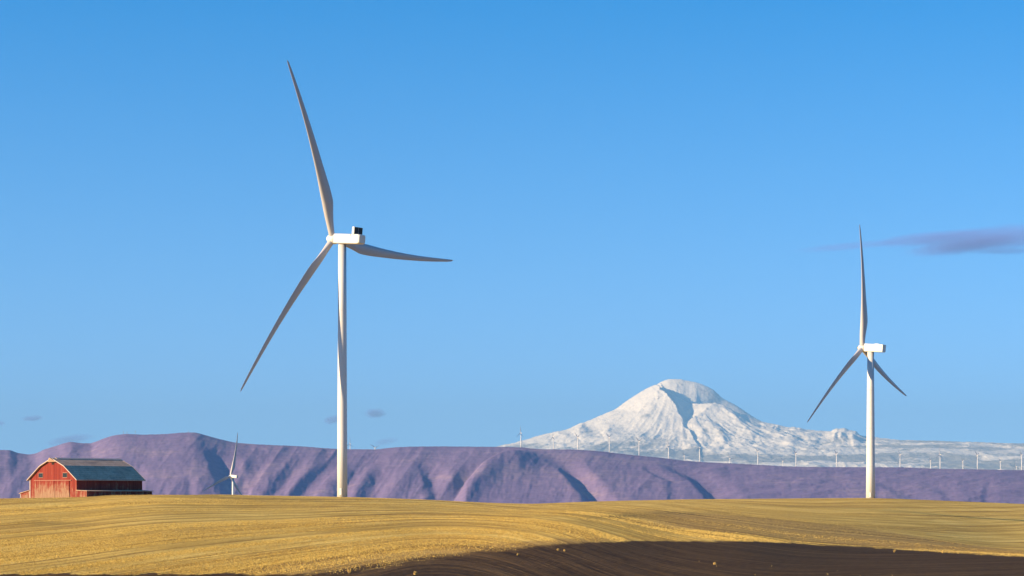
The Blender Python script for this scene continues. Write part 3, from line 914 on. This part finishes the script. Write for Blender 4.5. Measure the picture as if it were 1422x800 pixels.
# turbines strung along the far ridge: column, row of base, row of hub, yaw, rotor angle, label
turbine_type('far', 41.0, 70.0, 1.9, 2.6, 40.0, 4.0, 2.4, 4.6, 'box', .3)
RG = 'white wind turbines along the far ridge'
FAR = [
    (723.4, 620.6, 601.5, 60, 4, 'far ridge turbine against blue sky at the left foot of the snowy mountain', 0),
    (768.6, 624.2, 606.8, 65, 8, 'far ridge turbine second from the left in front of the left snow slope', 0),
    (802.4, 624.6, 607.0, 62, 55, 'far ridge turbine third from the left, straight below the long left snow slope', 0),
    (846.3, 628.0, 607.0, 58, 60, 'far ridge turbine in front of the blue forest belt left of the mountain centre', 0),
    (887.5, 632.9, 612.8, 55, 55, 'far ridge turbine left of the gully head, below the left side of the summit', 0),
    (928.4, 637.0, 618.0, 64, 20, 'far ridge turbine directly under the mountain summit beside the head of a dark gully', 0),
    (950.5, 640.0, 633.0, 60, 50, 'short far turbine sunk behind the ridge, right of the one under the summit', 1),
    (971.7, 641.6, 621.5, 66, 2, 'tall far ridge turbine below the right shoulder of the mountain with one blade straight up', 0),
    (1013.5, 643.4, 636.6, 40, 30, 'tiny far turbine with only its rotor above the ridge, below the mountain right flank', 1),
    (1052.5, 645.6, 627.0, 62, 58, 'far ridge turbine right of a tiny half sunk rotor, below the end of steep snow', 0),
    (1087.2, 647.6, 640.2, 58, 52, 'short far turbine close left of a tall one, before the blue foothills', 1),
    (1105.4, 648.2, 629.5, 60, 60, 'tall far ridge turbine close right of a short one, before the blue foothills', 0),
    (1161.7, 648.7, 630.2, 64, 57, 'far ridge turbine nearest on the left side of the big right hand tower', 0),
    (1250.0, 649.0, 631.5, 62, 48, 'far ridge turbine nearest on the right side of the big right hand tower', 0),
    (1292.3, 650.7, 639.0, 60, 58, 'short far turbine just left of a tall one with a blade straight up', 1),
    (1305.6, 651.2, 631.2, 50, 5, 'tall far ridge turbine with a blade straight up, beside a short one at its left', 0),
    (1337.3, 651.7, 640.0, 62, 60, 'short far turbine midway between two tall ones near the right picture edge', 1),
    (1357.4, 651.9, 631.8, 55, 56, 'tall far ridge turbine between two short ones near the right picture edge', 0),
    (1389.4, 652.4, 640.5, 58, 62, 'short far turbine second from the right of the short ones, before pale snow patches', 1),
    (1411.5, 652.8, 648.2, 40, 12, 'lowest far rotor sunk almost wholly behind the ridge near the right end', 1),
    (1418.8, 653.0, 631.5, 66, 58, 'rightmost tall far ridge turbine at the edge of the picture', 0),
    (486.3, 624.0, 616.5, 55, 2, 'short far turbine close behind the tallest white tower on the bare ridge', 1),
    (520.8, 624.0, 621.8, 30, 58, 'far rotor peeping over the bare ridge right of the tallest white tower', 1),
]
for u, vb, vhub, th, ph, lab, sunk in FAR:
    Yf = 11080.0 if not sunk else 13200.0
    zt = (VH - vhub) / F * Yf
    hubh = 70.0
    b = at(u, vhub, Yf); b.z = zt - hubh
    turbine('far', b, th, ph, lab, RG)

# thin masts on the left summit of the ridge
def mast(u, vtop, h, label):
    Yf = 11060.0
    b = at(u, vtop, Yf); b.z -= h
    r = empty('radio_mast', b); tag(r, label, 'radio mast', 'masts on the left summit of the ridge')
    link('pole', tube_mesh('mast_pole', [(-6, 1.0), (h * .6, .8), (h, .45)], 8, M_GREY), r)
    bm = bmesh.new(); box_bm(bm, -1.8, 1.8, -.6, .6, h * .72, h * .86)
    link('antenna', bm_mesh('mast_antenna', bm, M_GREY), r)
mast(171.5, 598.6, 20, 'leftmost of the thin masts on the left summit of the purple ridge')
mast(176.3, 599.2, 17, 'thin mast second from left on the purple ridge above the barn roof')
mast(187.8, 598.0, 22, 'thin mast standing apart to the right of two others on the purple ridge')
mast(261.5, 598.2, 12, 'short thin mast alone on the highest point of the purple ridge')

# ------------------------------------------------------------------ the barn
def mat_barn(name, wear_top, wear_base, dark=1.0):
    t = NT(name)
    p = t.obj(); s = t.sep(p)
    along = t.math('ADD', s[0], s[1])
    board = t.noise(t.comb(t.math('MULTIPLY', t.math('FLOOR', t.math('MULTIPLY', along, 3.6)), 7.31), 0.0, t.math('MULTIPLY', s[2], .10)), 1.0, 2, .5)
    streak = t.noise(t.comb(t.math('MULTIPLY', along, 7.0), 0, t.math('MULTIPLY', s[2], .45)), 1.0, 4, .7)
    blot = t.noise(p, .9, 4, .6)
    red = t.ramp(board, [(.3, (.145, .020, .016)), (.7, (.24, .042, .030))])
    wood = t.ramp(streak, [(.3, (.17, .10, .065)), (.7, (.37, .265, .18))])
    hgt = t.math('MULTIPLY', s[2], -1.0 / 4.2)
    w = t.math('ADD', t.math('ADD', t.math('MULTIPLY', streak, .75), t.math('MULTIPLY', board, .55)), t.math('MULTIPLY', blot, .45))
    w = t.math('ADD', w, t.math('MULTIPLY', t.math('ADD', hgt, 1.0, clamp=True), wear_base))
    m = t.ramp(t.math('ADD', w, wear_top), [(.80, 0.0), (1.32, .85)])
    c = t.mix(m, red, wood)
    gap = t.math('LESS_THAN', t.math('FRACT', t.math('MULTIPLY', along, 3.6)), .07)
    c = t.mix(t.math('MULTIPLY', gap, .55), c, (.05, .02, .015))
    t.color(c); t.set(.85, .15)
    return t.m
M_BARN = mat_barn('red_barn_boards', -.22, .24)
M_DOOR = mat_barn('worn_door_boards', -.17, .42)
M_WHITE = mat_flat('white_trim', (.44, .36, .33), .6)
M_PANE = mat_flat('dark_pane', (.02, .03, .03), .15, .5)
M_WFR = mat_flat('faded_window_frame', (.36, .17, .12), .7)
M_HOLE = mat_flat('dark_opening', (.02, .012, .010), .9)
def mat_roof():
    t = NT('weathered_shingles')
    p = t.obj(); s = t.sep(p)
    n = t.noise(p, .55, 5, .65); n2 = t.noise(t.mapping(p, (3.0, 1.2, 1.2)), 1.6, 3, .6)
    n4 = t.noise(t.mapping(p, (1.6, .35, .35), (0, 0, .5)), .35, 3, .6)
    rows = t.math('FRACT', t.math('MULTIPLY', s[2], 2.2))
    c = t.ramp(t.math('ADD', t.math('MULTIPLY', n, .6), t.math('MULTIPLY', n2, .4)), [(.36, (.38, .24, .165)), (.55, (.55, .37, .26)), (.7, (.64, .48, .35))])
    c = t.mix(t.ramp(n4, [(.56, 0.0), (.66, .6)]), c, (.20, .155, .14))
    c = t.mix(t.math('MULTIPLY', t.math('LESS_THAN', rows, .16), .4), c, (.10, .105, .11))
    t.color(c); t.set(.85, .25)
    t.bump(rows, .4, .04)
    return t.m
M_ROOF = mat_roof()

def gambrel(W, ze, zb, za, bx):
    return [(-W, ze), (-bx, zb), (0, za), (bx, zb), (W, ze)]

def build_barn():
    Yb = 458.0; sc = F / Yb
    al = R(40.0)
    W = 7.85; Lb = 17.8
    # centre of the front gable base
    g = at(73.6, 690.8, Yb)
    z0 = g.z - .25
    root = empty('barn', (g.x, g.y, z0))
    tag(root, 'weathered red gambrel barn with grey roof and low side sheds on the field', 'barn')
    root.rotation_euler = (0, 0, -al)    # local -Y = gable facing, +Y = length, X = width
    ze, zb, za, bx = 4.25, 6.8, 8.45, 4.05
    base = -1.6
    # wall shell
    bm = bmesh.new()
    prof = [(-W, base), (-W, ze), (-bx, zb - .05), (0, za - .05), (bx, zb - .05), (W, ze), (W, base)]
    fr = [bm.verts.new((x, 0, z)) for x, z in prof]; bk = [bm.verts.new((x, Lb, z)) for x, z in prof]
    bm.faces.new(fr); bm.faces.new(bk[::-1])
    bm.faces.new((fr[0], fr[1], bk[1], bk[0])); bm.faces.new((fr[5], fr[6], bk[6], bk[5])); bm.faces.new((fr[0], bk[0], bk[6], fr[6]))
    link('wall', bm_mesh('barn_wall', bm, M_BARN), root)
    # roof shell with thickness
    oh, th = .42, .16
    bm = bmesh.new()
    pr = [(-W - .55, ze - .46), (-bx, zb), (0, za), (bx, zb), (W + .55, ze - .46)]
    def strip(off): return [[bm.verts.new((x, y, z + off)) for x, z in pr] for y in (-oh, Lb + oh)]
    a0, a1 = strip(0.02); c0, c1 = strip(th + .02)
    for i in range(4):
        bm.faces.new((c0[i], c0[i+1], c1[i+1], c1[i])); bm.faces.new((a0[i], a1[i], a1[i+1], a0[i+1]))
        bm.faces.new((a0[i], a0[i+1], c0[i+1], c0[i])); bm.faces.new((a1[i], c1[i], c1[i+1], a1[i+1]))
    bm.faces.new((a0[0], c0[0], c1[0], a1[0])); bm.faces.new((a0[4], a1[4], c1[4], c0[4]))
    roof = link('roof', bm_mesh('barn_roof', bm, M_ROOF), root)
    bm = bmesh.new()
    sl = (za - zb) / bx
    rc = [[bm.verts.new((x, y, za + th + dz - abs(x) * sl)) for x, dz in ((-.6, .03), (0, .03), (.6, .03), (.6, .10), (0, .12), (-.6, .10))] for y in (.6, Lb + oh + .05)]
    bm.faces.new(rc[0]); bm.faces.new(rc[1][::-1])
    for k in range(6): bm.faces.new((rc[0][k], rc[1][k], rc[1][(k+1) % 6], rc[0][(k+1) % 6]))
    link('ridge_cap', bm_mesh('ridge_cap', bm, M_WHITE), roof)
    # hay hood at the peak
    bm = bmesh.new()
    v = [bm.verts.new(q) for q in ((-1.3, -oh, za - .55), (0, -oh, za + .22), (1.3, -oh, za - .55), (0, -oh - .6, za + .22), (0, -oh - .6, za + .06), (-1.2, -oh, za - .7), (1.2, -oh, za - .7))]
    for f in ((0, 1, 3), (1, 2, 3), (0, 3, 4, 5), (3, 2, 6, 4), (5, 4, 6)): bm.faces.new([v[i] for i in f])
    link('hay_hood', bm_mesh('hay_hood', bm, M_ROOF), roof)
    link('hay_opening', box_mesh('hay_opening', (-.42, .42, -.03, .05, za - 1.25, za - .62), M_HOLE), root)
    # rake trim, both gables
    for y, s in ((-oh - .07, 1), (Lb + oh + .01, 1)):
        for i in range(4):
            (xa, z_a), (xb, z_b) = pr[i], pr[i + 1]
            bm = bmesh.new()
            vs = []
            for yy in (y, y + .06):
                vs.append([bm.verts.new(q) for q in ((xa, yy, z_a + .0), (xb, yy, z_b + .0), (xb, yy, z_b + th + .05), (xa, yy, z_a + th + .05))])
            f, b = vs
            bm.faces.new(f); bm.faces.new(b[::-1])
            for k in range(4): bm.faces.new((f[k], b[k], b[(k+1) % 4], f[(k+1) % 4]))
            link('rake_board', bm_mesh('rake_board', bm, M_WHITE), roof)
    # corner boards
    link('corner_board', box_mesh('corner_board', (-W - .05, -W + .20, -.06, .02, base, ze - .1), M_WHITE), root)
    # windows
    for x in (-4.1, 4.05):
        w = link('window', box_mesh('window_frame', (x - .76, x + .76, -.06, -.01, 4.40, 5.50), M_WFR), root)
        for xx in (x - .68, x + .03):
            link('pane', box_mesh('window_pane', (xx, xx + .65, -.09, -.05, 4.50, 5.40), M_PANE), w)
    # sliding doors and rail
    link('door', box_mesh('barn_door', (-6.0, .55, -.16, -.05, base, 3.75), M_DOOR), root)
    link('door', box_mesh('barn_door', (.62, 5.6, -.14, -.04, base, 3.7), M_DOOR), root)
    link('door_rail', box_mesh('door_rail', (-6.3, 6.2, -.2, -.0, 3.80, 3.92), M_WFR), root)
    # sheds along both sides
    for sgn in (-1, 1):
        sw = 3.3
        zi, zo = (1.75, 1.05) if sgn < 0 else (1.72, 1.55)
        x0, x1 = sgn * (W + .003), sgn * (W + sw)
        bm = bmesh.new()
        pf = [(x0, base), (x0, zi - .04), (x1, zo - .04), (x1, base)]
        f = [bm.verts.new((x, .05, z)) for x, z in pf]; b = [bm.verts.new((x, Lb - .05, z)) for x, z in pf]
        bm.faces.new(f); bm.faces.new(b[::-1])
        for k in (0, 1, 2, 3): bm.faces.new((f[k], b[k], b[(k+1) % 4], f[(k+1) % 4]))
        sh = link('shed', bm_mesh('shed_wall', bm, M_BARN), root)
        bm = bmesh.new()
        pf = [(x0, zi), (x1 + sgn * .3, zo - .01), (x1 + sgn * .3, zo + .09), (x0, zi + .1)]
        f = [bm.verts.new((x, -.2, z)) for x, z in pf]; b = [bm.verts.new((x, Lb + .2, z)) for x, z in pf]
        bm.faces.new(f); bm.faces.new(b[::-1])
        for k in (0, 1, 2, 3): bm.faces.new((f[k], b[k], b[(k+1) % 4], f[(k+1) % 4]))
        sr = link('roof', bm_mesh('shed_roof', bm, M_ROOF), sh)
        if sgn < 0:
            link('door', box_mesh('shed_door', (-W - 1.75, -W - .75, -.02, .03, base, .75), M_DOOR), sh)
            link('corner_board', box_mesh('shed_corner', (-W - sw - .04, -W - sw + .14, -.03, .04, base, .98), M_WHITE), sh)
build_barn()

# ------------------------------------------------------------------ stubble, clods, straw
def mat_stubble():
    t = NT('cut_straw')
    a = t.attr('tint')
    t.color(t.ramp(a, [(0.0, (.16, .092, .026)), (.35, (.44, .275, .062)), (.7, (.68, .465, .115)), (1.0, (.80, .60, .19))]))
    t.set(.8, .15)
    return t.m

def build_stubble(n=620000):
    u = rng.uniform(-60, 1482, n * 2)
    # spread evenly over the picture rows the field fills: choose a distance with density ~ 1/d^2
    w = rng.uniform(1 / 1150.0, 1 / 112.0, n * 2) ** 1.0
    Y = 1 / w
    ok = Y < curve(CREST_D, u) * 1.02
    u, Y = u[ok][:n], Y[ok][:n]
    X = (u - UC) / F * Y
    # settle on drill rows
    pitch = 0.55
    Q = row_coord(X, Y)
    X = X + (np.round(Q / pitch) * pitch - Q) + rng.normal(0, .07, len(X))
    pl, dr, ho = zones(X, Y)
    clump = fbm(Q / 2.2, Y / 170.0, 201, 3) + .7 * fbm(Q / 8.0, Y / 260.0, 207, 2)
    keep = rng.random(len(X)) < np.clip(.55 + 1.25 * clump, .10, 1.0) * np.clip(1 - 1.5 * pl, .0001, 1) * (1 - .55 * dr) * (1 - .6 * ho)
    X, Y, clump, pl = X[keep], Y[keep], clump[keep], pl[keep]
    Z = field_z(X, Y)
    m = len(X)
    hgt = rng.uniform(.035, .085, m) * (1 + .5 * clump)
    wid = rng.uniform(.016, .042, m) * np.clip(Y / 260.0, .7, 1.6)
    ang = rng.uniform(0, math.pi, m)
    verts = []; 
    P = np.stack([X, Y, Z], -1)
    allv = []
    for k in range(2):
        a = ang + k * math.pi / 2
        dx = np.stack([np.cos(a), np.sin(a), 0 * a], -1) * wid[:, None]
        lean = np.stack([rng.normal(0, .07, m), rng.normal(0, .07, m), hgt], -1)
        allv.append(np.stack([P - dx - [0, 0, .03], P + dx - [0, 0, .03], P + lean], 1))
    V = np.concatenate(allv).reshape(-1, 3)
    Fc = np.arange(len(V)).reshape(-1, 3)
    me = np_mesh('stubble', V, Fc, None, smooth=False)
    tint = np.clip(rng.normal(.48, .26, m) + .55 * clump, 0, 1)
    point_attr(me, 'tint', np.concatenate([np.repeat(tint, 3)] * 2))
    me.materials.append(mat_stubble())
    tag(link('stubble', me), 'short golden wheat stubble standing in rows over the field', kind='stuff')
build_stubble()

M_STRAW = mat_flat('loose_straw', (.62, .42, .14), .85)
def ground_hit(u, v):
    Ys = np.linspace(112, 500, 3000)
    X = (u - UC) / F * Ys
    vv = VH - field_z(X, Ys) / Ys * F
    k = int(np.argmin(np.abs(vv - v)))
    return float(X[k]), float(Ys[k])
def straw_clump(u, v, wpx, hpx, label):
    x, y = ground_hit(u, v)
    s = y / F
    z = float(field_z(np.array([x]), np.array([y]))[0])
    bm = bmesh.new()
    for q in range(70):
        a = random.uniform(0, 6.28); rr = abs(random.gauss(0, .35)) * wpx * s * .5
        px, py = rr * math.cos(a), rr * math.sin(a)
        h = hpx * s * random.uniform(.5, 1.05) * max(.25, 1 - rr / (wpx * s * .7))
        t = Vector((random.gauss(0, .35), random.gauss(0, .35), 1)).normalized()
        wv = Vector((math.cos(a + 1.57), math.sin(a + 1.57), 0)) * .012
        p0 = Vector((px, py, -.03)); p1 = p0 + t * h
        bm.faces.new([bm.verts.new(c) for c in (p0 - wv * 2, p0 + wv * 2, p1 + wv, p1 - wv)])
    o = link('straw_clump', bm_mesh('straw_clump', bm, M_STRAW))
    o.location = (x, y, z)
    tag(o, label, 'straw clump', 'straw clumps on the dark soil')
straw_clump(485.5, 796, 5, 9, 'leftmost upright straw clump at the bottom picture edge')
straw_clump(576.5, 798, 7, 6, 'low straw clump at the bottom edge right of the upright one')
straw_clump(719, 771, 5, 4, 'small straw clump left of a pair on the upper dark soil')
straw_clump(775, 764.5, 4, 4, 'left straw clump of the close pair near the dark soil edge')
straw_clump(784, 765.5, 3.5, 3.5, 'right straw clump of the close pair near the dark soil edge')
straw_clump(992.5, 784, 7, 4.5, 'wide straw clump alone in the middle of the dark soil')
straw_clump(1242, 767, 2.5, 5, 'thin straw tuft on the dark soil under the right turbine')
straw_clump(1309, 768, 7, 4, 'straw clump on the stubble border of the dark soil near the right')
